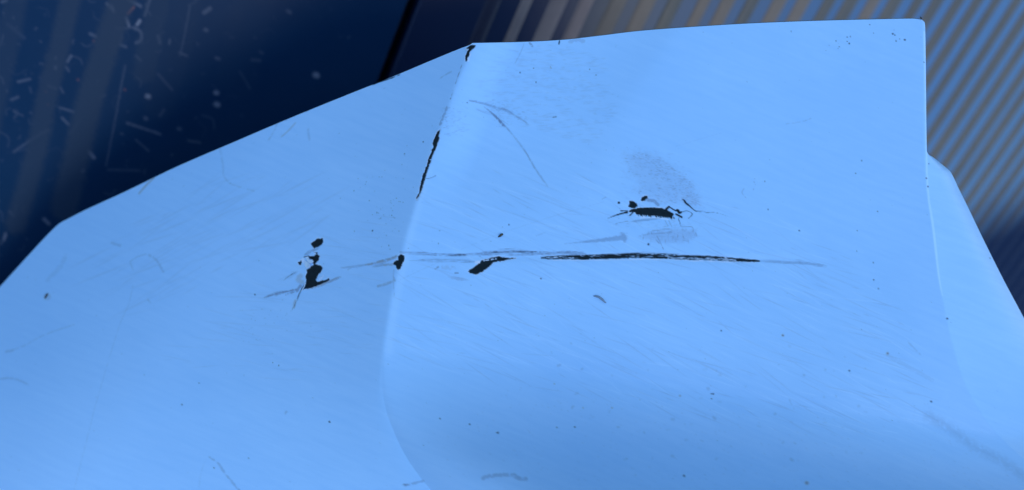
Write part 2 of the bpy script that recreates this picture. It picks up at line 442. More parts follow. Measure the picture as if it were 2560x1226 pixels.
# return face beyond the right-hand ridge
s2 = np.linspace(0, 1, nS)[None, 1:]
PSx = XR(yR)[:, None] * (1 - s2) + XS(yR)[:, None] * s2
PSy = np.repeat(yR[:, None], nS - 1, 1)

def sstep(a, b, x):
    u = np.clip((x - a) / (b - a), 0, 1); return u * u * (3 - 2 * u)
MM = 1 / 3700.0          # one photo pixel at half a metre, in metres
def depth(x, y):
    """distance along the view axis of the folded skin"""
    d = x - XC(np.clip(y, 108, YB))
    z = .500 + 0 * x
    z = z + (x - 1500) * MM * .02 + (y - 600) * MM * (-.10)
    # left facet falls away from the crease
    wdt = 3 + 20 * sstep(860, 1300, y)
    sp = np.where(-d / wdt > 30, -d / wdt, np.log1p(np.exp(np.clip(-d / wdt, -60, 30)))) * wdt
    z = z + sp * MM * .50
    # facet rolls away further at its far left corner
    z = z + MM * .00045 * np.clip(640 - x - .5 * (y - 480), 0, 900) ** 2
    # the face on the right swells toward the camera low down
    y0 = 860 + .15 * (x - 1000)
    g = np.clip(y - y0, 0, None)
    sat = 1 - np.exp(-np.clip(d, 0, None) / 210.0)
    z = z - MM * sat * (.17 * (np.sqrt(g * g + 400) - 20) + np.where(g < 230, .0022 * g * g, .0022 * 230 * (2 * g - 230)))
    # soft fold across the upper part of the face
    xf = 1535 + .9 * np.clip(300 - y, 0, None) ** 1.0 * .75 + .25 * (y - 300) * (y > 300) * -1
    e = (xf - x) / 14.0
    e = np.where(e > 30, e, np.log1p(np.exp(np.clip(e, -60, 30)))) * 14.0
    z = z + MM * 26 * (1 - np.exp(-e / 170)) * (1 - sstep(330, 560, y)) * sstep(0, 120, d)
    # dents round the scrapes
    z = z + MM * 3.0 * np.exp(-(((x - 1640) / 110) ** 2 + ((y - 530) / 34) ** 2))
    z = z + MM * 3.0 * np.exp(-(((x - 775) / 60) ** 2 + ((y - 680) / 60) ** 2))
    z = z + MM * 2.0 * np.exp(-((y - 646 - .012 * (x - 1600)) / 10) ** 2) * sstep(1000, 1150, x) * (1 - sstep(1850, 2080, x))
    # gentle panel waviness
    z = z + MM * 3.2 * (np.sin(x / 170 + y / 260) + .6 * np.sin(x / 95 - y / 140 + 1.3))
    return z
ZL = depth(PLx, PLy); ZR = depth(PRx, PRy)
# round the ridge, then the return face
rr = np.clip(1 - (XR(yR)[:, None] - PRx) / 9.0, 0, 1) ** 2
ZR = ZR + MM * 2.5 * rr
ridge = ZR[:, -1:]
ds = PSx - XR(yR)[:, None]
u2 = np.repeat(s2, NR, 0)
hid = 1 - sstep(270, 350, PSy)
ZS = ridge + MM * (.42 * np.abs(ds) + 4 * u2) + hid * .02 * u2 + MM * 130 * u2 ** 6 * (1 - hid) * .35

PX = np.concatenate([PLx[:, :-1], PRx, PSx], 1); PY = np.concatenate([PLy[:, :-1], PRy, PSy], 1); PZ = np.concatenate([ZL[:, :-1], ZR, ZS], 1)
NC = PX.shape[1]

# ---- wear, and highlights painted along crease and ridge
def in_poly(x, y, P):
    c = False; n = len(P)
    for i in range(n):
        (x1, y1), (x2, y2) = P[i], P[(i + 1) % n]
        if (y1 > y) != (y2 > y) and x < (x2 - x1) * (y - y1) / (y2 - y1) + x1: c = not c
    return c
def scatter(layer, P, n, ang, length, val, w=.6, bias=None, soft=1.2):
    xs = [p[0] for p in P]; ys = [p[1] for p in P]; k = 0; tries = 0
    while k < n and tries < n * 30:
        tries += 1
        x = rng.uniform(min(xs), max(xs)); y = rng.uniform(min(ys), max(ys))
        if not in_poly(x, y, P): continue
        if bias and rng.random() > bias(x, y): continue
        a = ang + rng.normal(0, .12); L = rng.uniform(*length)
        cv.stroke(layer, [(x - math.cos(a) * L / 2, y - math.sin(a) * L / 2, w * .5, 0), (x, y, w, rng.uniform(*val)), (x + math.cos(a) * L / 2, y + math.sin(a) * L / 2, w * .5, 0)], rag=.5, soft=soft)
        k += 1
def scrape(layer, pts, width, n, val, w=(.5, 1.1), seg=(.15, .6), soft=1.0):
    """many fine overlapping drags that follow one path"""
    A = np.array(pts, float); tt_ = np.linspace(0, 1, len(A))
    f = interp(list(zip(tt_, A[:, 0]))), interp(list(zip(tt_, A[:, 1])))
    for _ in range(n):
        L = rng.uniform(*seg); t0 = rng.uniform(-.05, 1.02 - L); off = rng.normal(0, width * .45); v = rng.uniform(*val); ww = rng.uniform(*w)
        ts = np.clip(np.linspace(t0, t0 + L, 6), 0, 1); drift = rng.normal(0, width * .12)
        vs = [0, .8, 1, 1, .7, 0]
        cv.stroke(layer, [(float(f[0](t_)), float(f[1](t_)) + off * (1 - abs(2 * t_ - 1) ** 3 * .6) + drift * k_ / 5, ww, v * vs[k_]) for k_, t_ in enumerate(ts)], rag=.5, soft=soft)
cv = Canvas(-60, 20, 2640, 1260, seed=3, s=1.0)
chipP = [
 [(1165.1,121.3),(1169.4,116.8),(1174,114.2),(1180.5,112.2),(1190.3,113.2),(1188,118),(1181.8,124.6),(1174.3,129.8),(1172.6,135.7),(1173.6,138.3),(1172.6,141.2),(1168.7,142.9),(1169,150.7),(1166,154.6),(1162.8,154.6),(1163.5,140.3),(1166.8,130.5),(1166.8,127.9),(1168.7,124.6)],
 [(1101.4,323),(1099.6,330.5),(1097,341.3),(1099.3,345.8),(1095.1,355.6),(1088,375.4),(1081.7,389.8),(1077.2,405.9),(1069.1,427.4),(1062.8,447.2),(1056.5,467),(1052,483.1),(1043,497.5),(1040.4,495.7),(1047.6,479.5),(1051.2,461.5),(1052,452.6),(1059.2,432.8),(1067.3,411.3),(1071.8,394.2),(1079,377.2),(1082.6,366.4),(1080.8,357.4),(1086.2,344.9),(1093.3,329.6)],
 [(1002.6,635.5),(1010.8,639.5),(1011.6,650.1),(1005,660),(1001.8,671.4),(995.3,674.6),(990.4,672.2),(988.7,664.8),(981.4,660.8),(987.1,654.2),(995.3,649.3),(993.6,641.2)],
 [(775.9,610.2),(784.8,603.7),(791.4,597.1),(806.9,595.8),(809,604.5),(804.4,612.6),(796.2,618.3),(786.5,620.8),(779.9,616.7)],
 [(771.8,642),(786.5,638.7),(791.4,635.5),(786.5,631.4),(794.6,630.2),(793.8,635.5),(798.7,642),(797.1,650.1),(789.7,658.3),(784.8,659.9),(779.9,658.3),(784.8,654.2),(781.6,650.1),(776.7,650.1)],
 [(788,660),(796.2,663.2),(802.8,664.8),(808.5,669.7),(804.4,676.2),(797.9,684.4),(792.2,692.6),(790.5,701.5),(794.6,704.8),(806,701.5),(823.2,695.8),(824.3,700.7),(812.6,707.2),(791.4,715.4),(773.4,721.9),(757.1,723.9),(763.6,710.5),(764.4,704),(764.4,690.9),(767.7,681.1),(766.9,674.6),(775,667.3)],
 [(744.9,655.9),(753.8,651.8),(754.6,655.9),(752.2,662.4),(747.3,661.6)],
 [(1170,678.2),(1176.8,673.3),(1186.6,666.4),(1199.3,657.7),(1202.2,651.8),(1213.9,648.9),(1233.4,644),(1247.1,641.1),(1258.8,644),(1290,646),(1272.5,648.9),(1249,653.8),(1233.4,656.7),(1221.7,668.4),(1208,678.2),(1194.4,685),(1184.6,687),(1174.8,683)],
 [(1571,529),(1578.8,523.4),(1601.3,519.2),(1626.6,518.5),(1651.9,520.6),(1663.1,523.4),(1675.8,529),(1687,535.4),(1682.8,540.3),(1680,546),(1665.9,544.5),(1647.7,541.7),(1633.6,539.6),(1616.7,538.9),(1598.4,537.5),(1591.4,536.1),(1587.2,531.2),(1578.8,531.9)],
 [(1573,502.3),(1581.6,503),(1591.4,508),(1595.6,515.7),(1590,520.6),(1574.5,520.6),(1570.3,516.4),(1573,509.4)],
 [(1599.8,501.6),(1604,493.9),(1611,489.7),(1618,491),(1618.8,496.7),(1612.5,501.6),(1605.5,503.7)]]
for p in chipP: cv.poly('chip', p, 1, rag=1.9, soft=1.2)
C = lambda pts, **k: cv.stroke('chip', pts, **k)
C([(760, 643), (772, 641)], w=1.2); C([(762, 712), (753.8, 723.6), (747.3, 736.6), (742.4, 751.3)], w=1.0, val=.9)
C([(742.4, 751.3, .9, .8), (733.4, 769, .7, .6), (727, 779, .4, .3)]); C([(708, 702, .5, .4), (719.6, 692.6, .7, .8), (732.6, 684.4, .7, .8), (744, 678.7, .4, .4)])
C([(1354.8,645.1,1.8),(1378.6,644.5,4.0),(1429,643.6,5.2),(1488.5,642.4,5.8),(1547.8,641,6.0),(1592.4,640,5.4),(1651.8,642,5.2),(1726,644.4,5.8),(1785.4,646.4,5.6),(1815,648.4,5.0),(1859.6,650.8,4.0),(1885,652.5,3.0),(1898,653.4,2.0)], rag=1.2, soft=1.2)
scrape('chip', [(1352,643),(1450,639),(1600,635),(1750,640),(1900,652)], 2.0, 40, (.5, 1), w=(.5, 1.0), seg=(.03, .15))
scrape('chip', [(1352,647),(1450,648.5),(1600,645),(1750,649.5),(1900,655)], 1.5, 24, (.4, 1), w=(.4, .9), seg=(.02, .10))
C([(1519,546.6,.4),(1542,537.5,1.6),(1567.5,531,2.4)]); C([(1552,527.7),(1570,527.7)], w=1.1); C([(1574.5,539),(1583,530.5)], w=1.6)
C([(1663.8,525.5),(1672.3,517)], w=3); C([(1672.3,517,1.6),(1687,526.3,1.7),(1694,526,3.2),(1698.3,532,3.4),(1704,530.5,2)])
C([(1704,530.5,1,.8),(1718,527.7,.8,.6),(1730.6,535.4,1,.8),(1720.8,546.6,.8,.7)]); C([(1690,536),(1704,543)], w=2.4); C([(1704,543),(1696,546.6),(1701,560)], w=.7, val=.6)
C([(1704.6,498.8,.9),(1710,501,1.8),(1715,508.7,2.4),(1723.6,515,1.6),(1739,527.7,1.0),(1760,529,.7,.8),(1765.8,531.9,.7,.8),(1788,531.9,.6,.6),(1809,537.5,.5,.4),(1829,544.5,.3,.2)])
cv.dot('chip', 1547, 507.3, 3.0); C([(1399, 102), (1397, 110)], w=1.4); C([(932, 212.5), (950, 205), (975, 197), (998, 187.5)], w=1.1, breakup=.3, rag=1)
C([(1383,293.2),(1391,292)], w=1.2, val=.7); C([(1065,447),(1076,445.5),(1090,439)], w=.7, val=.6)
for x, y, r_ in [(2232,85,2.2),(2237,88,1.6),(2262,100,2.4),(2240,103,1.6),(2249,98,1.2),(2235,75,1),(2118,93,1.5),(2126,92,1.2),(2123,109,1.8),(2118,104,1.2),(2098,117,1.3),(2090,103,1.1),(2095,121,.9),(2174,62,1.2),(2184,83,1),(1978,79,1.2),
   (637,737,1.6),(455,1012,1.8),(824,1055,2.3),(1803,827,1.7),(2123,927,2.3),(2328,1004,2.3),(2194,529,1.6),(1998,577,2),(2184,700,1.6),(2183,657,1.3),(931,577,1.8),(886,579,1.2),(1621,611,2.6),(1352,697,1.7),(1334,171,1.5),(1300,182,1.4),(1340,206,1.2),(1474,174,1.4),(1490,188,1.3),
   (1252,590,1),(2196,722,1.6),(1912,454,1.3),(2139,434,1.5),(2154,402,1.2),(1920,524,1.2),(2143,577,1.3),(2142,628,1.2),(2310,156,1.3),(682,907,1.4),(697,914,1.2),(498,958,1.3),(535,1170,1.5),(621,1146,1.4),(1099,577,1),(1272,562,1.6),(1096,609,1),(2475,646,1.5),(2320,467,2),(2316,446,1.8),(2322,410,1.2),(2368,797,2.4),(1168,257,1.4),(1126,247,1.2),(1058,355,1.6),(1011,385,1.4),(1783,985,2),(1778,985,1.5),(1779,997,1.5),(1437,1068,2),(1392,1069,1.6),(1245,1082,2.4),(1100,1047,1.6),(1174,1061,1.8),(1241,1082,1),(1710,1190,2.5)]:
    cv.dot('chip', x, y, r_, .85)
# random fine specks
for i in range(520):
    x = rng.uniform(20, 2540); y = rng.uniform(60, 1220)
    cv.dot('chip', x, y, .45 + .6 * rng.random() ** 3, .15 + .4 * rng.random(), rag=.3)
for i in range(70):       # speckle beside the crease
    x = rng.normal(960, 35); y = rng.normal(530, 60); cv.dot('chip', x, y, .5 + .9 * rng.random() ** 2, .3 + .5 * rng.random())
for i in range(30):
    x = rng.uniform(600, 720); y = rng.uniform(770, 860); cv.dot('chip', x, y, .7, .35)
# bright paint left standing inside the gouge and chips
G = lambda pts, **k: cv.stroke('bare', pts, **k)
scrape('bare', [(1360,645),(1400,645),(1450,646)], 4, 26, (.4, .95), w=(.3, .7), seg=(.05, .2)); scrape('bare', [(1450,640),(1560,639),(1690,641)], 5, 34, (.2, .8), w=(.3, .6), seg=(.02, .08))
scrape('bare', [(1670,645),(1745,647.5),(1800,648.5),(1840,651)], 4.5, 110, (.3, .95), w=(.35, .8), seg=(.03, .12))
G([(1205,653),(1240,647)], w=1.3, breakup=.5); G([(1190,657),(1197,655)], w=3.5, val=.8)
G([(768,646),(773,655),(781,655)], w=2.4, val=.9); G([(757,650),(766,662),(772,667)], w=4.2, val=.6); G([(806,690),(800,697)], w=3.0, val=.8, breakup=.4)
G([(1170,124),(1168,126)], w=1.8, val=.9); G([(1171,147),(1171,152)], w=2.6, val=.7); G([(1176,136),(1174,141)], w=1.6, val=.6)
G([(1076,399.5),(1077,399.8)], w=.8); G([(1073,412.6),(1073.8,413)], w=1.0)
G([(1600,545),(1640,545),(1670,549)], w=1.2, val=.8); G([(1590,541),(1612,543)], w=1.6, val=.8, breakup=.4)
for p in chipP:          # pale lip of lifted paint round each chip
    q_ = np.array(p + [p[0]]); cv.stroke('lip', [(a_, b_) for a_, b_ in q_], w=1.6, val=.55, breakup=.38, rag=.8)
scrape('lip', [(1370,651),(1500,651),(1600,648),(1700,651),(1800,654),(1890,657.5)], 1.5, 70, (.3, .8), w=(.4, .8), seg=(.03, .14))
cv.stroke('lip', [(757,725),(791.4,717),(824,702)], w=1.0, val=.6)
# scuffs (grey rub marks)
def U_(pts, w=2.0, val=1.0, rag=.6, breakup=0.0, **k):
    pts = [(p[0], p[1], p[2] * .9, *p[3:]) if len(p) > 2 else p for p in pts]
    cv.stroke('scuff', pts, w=w * .9, val=min(1, val * 1.25), rag=max(rag, .7), breakup=max(breakup, .22) if w > 2.5 else breakup, **k)
scrape('scuff', [(1890,652),(1950,655),(1993,657),(2030,660),(2070,665)], 4.5, 46, (.15, .5), seg=(.15, .5))
scrape('scuff', [(1000,631),(1081,636),(1126,638),(1194,635.5),(1243,631),(1292,629.5),(1350,631),(1409,632),(1470,634)], 5.0, 150, (.15, .8), w=(.35, .9), seg=(.02, .16))
scrape('scuff', [(1190,637),(1214,636.3),(1272,635),(1370,635.5),(1480,636)], 5.0, 90, (.15, .7), w=(.35, .9), seg=(.03, .2))
scrape('scuff', [(1040,652),(1081,651),(1130,652),(1190,654)], 5, 46, (.12, .45), seg=(.08, .35))
scrape('scuff', [(1440,640),(1600,632),(1780,640)], 3, 22, (.08, .25), seg=(.1, .5))
scrape('scuff', [(850,670),(916,662),(960,652),(995,640)], 4.5, 40, (.15, .5), seg=(.1, .4))
scrape('scuff', [(930,668),(960,662),(985,662)], 4, 18, (.15, .45))
scrape('scuff', [(660,745),(700,733),(750,722)], 4, 44, (.25, .85), seg=(.1, .4)); scrape('scuff', [(770,722),(830,702),(856,691)], 3.2, 36, (.2, .6), seg=(.1, .4))
scrape('scuff', [(760,640),(778,628),(800,618)], 4, 22, (.15, .5)); scrape('scuff', [(1173.8,252.3),(1213,261),(1263.6,275.6),(1292,291.8),(1320,309)], 4, 50, (.15, .6), w=(.35, .8), seg=(.08, .35))
scrape('scuff', [(1209.7,266.6),(1245.6,299),(1267,320.5),(1296,356.4),(1317,385),(1335,417.4),(1357,449.7),(1372,470)], 3.5, 70, (.12, .5), w=(.35, .8), seg=(.05, .25))
scrape('scuff', [(1190,272),(1235,290),(1270,310)], 4, 24, (.08, .35), seg=(.1, .4))
scrape('scuff', [(690,705),(720,692),(748,676)], 6, 18, (.06, .22))
C([(1120,638.5),(1165,637.5)], w=.8, val=.55, breakup=.35); C([(1225,632),(1243,630)], w=1, val=.7, breakup=.3); C([(1276,628.7),(1345,629.8)], w=.7, val=.6, breakup=.3)
U_([(1000,630),(1060,631.5),(1100,637)], w=1.0, val=.2); U_([(1025,652),(1075,651)], w=1, val=.2)
cv.stroke('violet', [(1122,692,2,.2),(1145,697,4.5,.5),(1175,701,1,.2)], rag=1.5); cv.stroke('violet', [(1108,668,4,.3),(1135,672,5,.3)], rag=3, breakup=.35)
U_([(1088,672),(1096,668)], w=2.4, val=.45, breakup=.3); U_([(1138,683),(1145,683)], w=2, val=.6)
WEDGE = [(1412,610),(1450,604),(1500,597),(1553,589),(1551,581),(1562,583),(1568,596),(1563,608),(1556,601),(1500,605),(1450,608)]
cv.poly('scuff', WEDGE, .42, rag=2, soft=3); scatter('scuff', WEDGE, 150, -.12, (5, 26), (.15, .65), w=.5)
scrape('chip', [(1095,637),(1194,636),(1243,631.5),(1300,629.5),(1360,630)], 2.8, 34, (.25, .8), w=(.3, .7), seg=(.03, .14))
for x_ in np.sort(rng.uniform(1592, 1684, 20)):      # torn lower lip of the largest hole
    y_ = 536 + (x_ - 1592) * .09; C([(x_, y_), (x_ + rng.uniform(-1, 3), y_ + rng.uniform(1, 5))], w=rng.uniform(.6, 1.6))
for pts in ([(1631,577),(1680,572)], [(1600,590),(1630,585),(1680,582)], [(1663,552),(1670,566)], [(1672,552),(1680,568)], [(1697,550),(1702,566)], [(1642,590),(1650,605),(1659,625)], [(1640,600),(1648,609)], [(1700,567),(1730,568),(1732,580)], [(1570,553),(1540,559)]):
    U_(pts, w=.9, val=.42)
U_([(1572,555.5,.8,.3),(1590,553,2.6,.4),(1620,549.5,3,.4),(1650,546.5,2,.3)], rag=1)
cv.stroke('streak_and_glint', [(1075,420,5),(1040,540,7),(1005,680,9),(985,780,10),(972,880,10)], val=.28, soft=12, rag=4)  # painted highlight beside the crease
CLOUD = [(1560,388),(1600,380),(1640,388),(1668,408),(1700,430),(1728,458),(1748,495),(1750,514),(1735,517),(1705,506),(1660,512),(1625,505),(1598,488),(1585,474),(1600,462),(1590,448),(1572,440),(1572,415)]
cv.poly('violet', CLOUD, .24, rag=14, soft=30)
BIG = [(1530,375),(1620,362),(1690,385),(1745,440),(1775,505),(1750,530),(1600,520),(1540,480)]
scatter('violet', BIG, 150, .3, (6, 30), (.05, .30), w=1.0, soft=2)
for c_, r_ in (((1650,425), 26), ((1700,470), 30), ((1600,400), 20), ((1665,490), 24), ((1725,500), 16)):
    Q_ = [(c_[0] + r_ * 1.3 * math.cos(a_), c_[1] + r_ * math.sin(a_)) for a_ in np.linspace(0, 6.28, 12)[:-1]]
    scatter('violet', Q_, 60, .3, (6, 22), (.2, .7), w=1.3, soft=2.2)
def rim_bias(x, y): return .25 + .75 * min(1, max(0, (x - 1560 - (y - 380) * 1.15) / 70))
scatter('violet', CLOUD, 380, .14, (5, 26), (.1, .6), w=.8)
scatter('scuff', CLOUD, 300, .12, (4, 16), (.15, .6), w=.55, bias=rim_bias)
scatter('streak_and_glint', CLOUD, 60, .75, (10, 50), (.1, .4), w=.8)
PATCH = [(1600,592),(1632,578),(1690,572),(1738,576),(1742,590),(1722,604),(1690,608),(1645,606),(1620,600)]
cv.poly('violet', PATCH, .34, rag=6, soft=12); scatter('scuff', PATCH, 40, 1.5, (5, 18), (.2, .6), w=.6)
scatter('violet', PATCH, 90, -.08, (8, 34), (.1, .4), w=.9); scatter('scuff', PATCH, 60, -.1, (4, 20), (.1, .4), w=.5)
UPPER = [(1190,200),(1260,120),(1420,110),(1520,150),(1540,300),(1480,360),(1330,330),(1230,280)]
scatter('violet', UPPER, 480, -.02, (8, 46), (.08, .36), w=1.3, soft=2.2)
scatter('streak_and_glint', UPPER, 160, .3, (8, 40), (.04, .2), w=1.2, soft=2.2)
for c_, r_ in (((1125,292), 30), ((1260,300), 26), ((1270,275), 34)):
    Q_ = [(c_[0] + r_ * math.cos(a_), c_[1] + r_ * .8 * math.sin(a_)) for a_ in np.linspace(0, 6.28, 12)[:-1]]
    scatter('scuff', Q_, 45, .2, (3, 14), (.08, .3), w=.6)
NEAR = [(1560,545),(1690,552),(1760,560),(1740,575),(1560,570),(1500,560)]
scatter('scuff', NEAR, 60, -.12, (4, 24), (.05, .3), w=.6)
FACE = [(1060,430),(1400,430),(2050,560),(2330,900),(2330,1080),(1900,1080),(1300,960),(985,900),(990,720)]
scatter('streak_and_glint', FACE, 420, .40, (30, 220), (.10, .60), w=1.0, soft=1.8)
scatter('violet', FACE, 420, .42, (25, 200), (.06, .42), w=1.0, soft=1.8)
LEFTF = [(560,760),(980,500),(960,860),(700,960),(420,900)]
scatter('violet', LEFTF, 130, .16, (30, 150), (.08, .30), w=.9, soft=1.8); scatter('streak_and_glint', LEFTF, 100, -.45, (30, 140), (.04, .16), w=1, soft=2)
LEFTG = [(200,640),(560,430),(900,480),(700,640),(300,800)]
scatter('violet', LEFTG, 110, -.5, (40, 220), (.06, .24), w=2.2, soft=4)
LOW = [(1300,960),(1900,1040),(2400,1000),(2540,1220),(1200,1220),(1050,1100)]
scatter('violet', LOW, 420, .5, (2, 9), (.08, .32), w=1.2, soft=2.2)
cv.stroke('streak_and_glint', [(2311,80,2),(2315,300,2),(2319,470,2.4),(2333,570,3),(2347,690,2.4),(2356,740,1)], val=.95, soft=2, rag=.6)  # painted highlight running down the right-hand ridge
U_([(1612,500),(1635,503),(1645,512)], w=4, val=.4, rag=2)
U_([(1173.8,252.3),(1213,261),(1263.6,275.6),(1292,291.8),(1317,308)], w=1.3, val=.38, breakup=.2); U_([(1173,252),(1192,254)], w=1.4, val=.5)
U_([(1209.7,266.6,1,.3),(1227.7,281,2,.6),(1245.6,299,3.4,.75),(1257,312,3,.7),(1267,320.5,1.2,.5),(1296,356.4,1,.3),(1317,385,1.6,.5),(1335,417.4,1.4,.35),(1357,449.7,1.8,.28),(1369.4,465.9,1,.1)], rag=1.4, breakup=.22)
for i in range(60):
    x = rng.uniform(1225, 1320); y = 268 + (x - 1225) * .3 + rng.normal(0, 8); U_([(x, y), (x + rng.uniform(3, 12), y + rng.uniform(-1, 3))], w=.6, val=rng.uniform(.1, .3))
for i in range(70):
    x = rng.uniform(1105, 1165); y = rng.uniform(268, 340); U_([(x, y), (x + rng.uniform(3, 14), y + rng.uniform(-3, 2))], w=.7, val=rng.uniform(.08, .28))
cv.stroke('violet', [(1425,106),(1440,100),(1460,104)], w=4, val=.4, rag=3); U_([(1325,108),(1330,116)], w=3, val=.4, rag=1.5)
U_([(1310,110),(1300,135),(1288,158)], w=1.2, val=.2)
U_([(1156,160),(1140,205),(1127,245)], w=1.3, val=.45, breakup=.42); U_([(1118,268),(1100,312)], w=3, val=.35, rag=2, breakup=.3)
for a_, b_, v_, w_ in [([(1965,310),(1990,307),(2010,303),(2028,296)], 0, .35, 1.1), ([(1885,455),(1888,463),(1883,475)], 0, .4, 1.6), ([(1860,472),(1855,482),(1865,495)], 0, .35, 1.5), ([(1690,366),(1750,348),(1805,332)], 0, .14, .9),
    ([(1150,625),(1250,585),(1370,545),(1510,505)], 0, .14, .9), ([(1000,700),(1060,672),(1100,655)], 0, .2, .9), ([(1375,293),(1383,293)], 0, .5, .8), ([(1340,590),(1362,582)], 0, .3, .9), ([(1505,498),(1515,493)], 0, .4, 1.2),
    ([(550,372),(557,410),(560,440),(575,458),(600,468),(635,478)], 0, .22, 2.2), ([(695,305),(684,330),(672,350)], 0, .25, 2.2), ([(770,320),(773,350)], 0, .25, 3), ([(722,300),(700,304)], 0, .3, 2), ([(785,268),(765,280)], 0, .3, 2.4),
    ([(325,656),(333,676)], 0, .22, 2), ([(325,654),(345,642),(365,636)], 0, .24, 2), ([(372,638),(392,652),(408,680)], 0, .28, 3), ([(280,608),(300,614)], 0, .26, 4), ([(165,640),(150,668),(120,700)], 0, .12, 7),
    ([(332,715),(322,760),(300,810),(272,900),(240,1010),(212,1120),(184,1230)], 0, .17, 1.2), ([(18,880),(60,865),(110,838),(185,812)], 0, .26, 1.6), ([(15,880),(32,876)], 0, .3, 3.5), ([(-5,948),(25,946),(45,950),(72,962)], 0, .3, 2.4),
    ([(524,1143),(545,1158),(560,1180),(580,1205),(602,1230)], 0, .36, 3), ([(515,1148),(503,1180),(496,1226)], 0, .14, 1.6), ([(1010,1214),(1018,1212)], 0, .75, 4), ([(1015,1213),(1035,1209),(1057,1203)], 0, .4, 3.5),
    ([(1208,1196),(1235,1189),(1280,1188),(1298,1196),(1315,1198)], 0, .38, 6), ([(1290,1195),(1300,1198)], 0, .4, 4), ([(992,640),(960,652),(916,663)], 0, .55, 2.2), ([(880,668),(870,675)], 0, .3, 2), ([(980,660),(955,664)], 0, .4, 2.4),
    ([(760,723),(795,716),(830,702),(852,693)], 0, .4, 1.6), ([(668,742),(700,732),(735,725)], 0, .8, 2), ([(714,737),(735,730)], 0, .6, 2.6), ([(750,716),(742,728)], 0, .6, 4.5), ([(985,676),(983,700),(986,740)], 0, .3, 1.2),
    ([(945,716),(965,712),(985,702)], 0, .3, 3.4), ([(984,694),(988,704)], 0, .35, 2.4), ([(370,750),(376,756)], 0, .3, 2.4), ([(770,636),(782,627),(792,622)], 0, .45, 3.2), ([(716,1030),(712,1036)], 0, .35, 3), ([(100,184),(110,190)], 0, .2, 2),
    ([(1340,838),(1348,832)], 0, .25, 1), ([(1100,196),(1120,184),(1128,180)], 0, .3, 2.4), ([(1430,490),(1470,500)], 0, .1, 1), ([(1974,1000),(1984,1022)], 0, .22, 2), ([(2270,855),(2300,886)], 0, .2, 2.4), ([(2220,890),(2330,950)], 0, .1, 6)]:
    U_(a_, w=w_ * .85, val=v_ * .72, rag=w_ * .5, breakup=.25, soft=1.6)
U_([(2320,1040),(2380,1075),(2440,1120),(2500,1150),(2590,1210)], w=7, val=.20, soft=26, rag=6)
for i in range(60):
    x = rng.uniform(1380, 2150); y = rng.uniform(840, 1150); U_([(x, y), (x + rng.uniform(-3, 8), y + rng.uniform(-3, 4))], w=rng.uniform(1, 4), val=rng.uniform(.05, .2), soft=3, rag=2)
# yellow-brown grime
Y_ = lambda pts, **k: cv.stroke('stain', pts, **k)
Y_([(385,445),(366,463),(348,484)], w=2.4, val=.65); Y_([(738,308),(722,326),(704,342)], w=2.2, val=.4); Y_([(752,690),(745,698),(755,706)], w=6, val=.45, soft=5, rag=3)
Y_([(738,752),(735,768)], w=3.5, val=.5); Y_([(915,663),(960,652),(990,643)], w=2.6, val=.5, breakup=.3); Y_([(945,716),(985,703)], w=3, val=.25); Y_([(785,717),(848,694)], w=2.4, val=.4, breakup=.3)
Y_([(1052,480),(1042,500)], w=3, val=.35, rag=2); Y_([(960,664),(980,662)], w=2.4, val=.4, breakup=.3); Y_([(1376,167),(1378,171)], w=1.5, val=.8)
for x, y, r_ in [(1957,839,3.2),(2219,884,3.6),(2017,1208,5),(1530,1020,2),(1386,960,1.8),(1700,990,2.5),(118,742,9),(1458,1020,1.6)]:
    cv.dot('stain', x, y, r_, .75 if r_ < 6 else .3, soft=2.5)
for x, y in [(1957,839),(2219,884),(2017,1208)]: cv.dot('chip', x, y, 1.3, .7)

ch = np.clip(cv.sample('chip', PX, PY) - cv.sample('bare', PX, PY), 0, 1)
inframe = (PX > -58) & (PX < 2638) & (PY > 22) & (PY < 1258) & (PX <= XR(np.clip(PY, 49, YB)) + 300)
def lay(n): return cv.sample(n, PX, PY) * inframe
ch = ch * inframe
hgt = -ch * .00035 + lay('lip') * .00014 + lay('bare') * .00006 - lay('scuff') * .00003
PZ = PZ - hgt
Vp = world(PX, PY, PZ).reshape(-1, 3)
q = grid_quads(NR, NC)
mid = Vp.reshape(NR, NC, 3)[300, 600]; t_ = Vp.reshape(NR, NC, 3)
n0 = np.cross(t_[301, 600] - t_[300, 600], t_[300, 601] - t_[300, 600])
if n0 @ (CAM - mid) < 0: q = q[:, ::-1]

panel = bpy.data.objects.new('body_panel', None); COL.objects.link(panel)
base = (world(1280, 1300, .5) * np.array([1, 1, 0]))
panel.location = base
panel['label'] = 'pale blue scratched plastic body panel with a sharp crease and black paint chips'
panel['category'] = 'car panel'

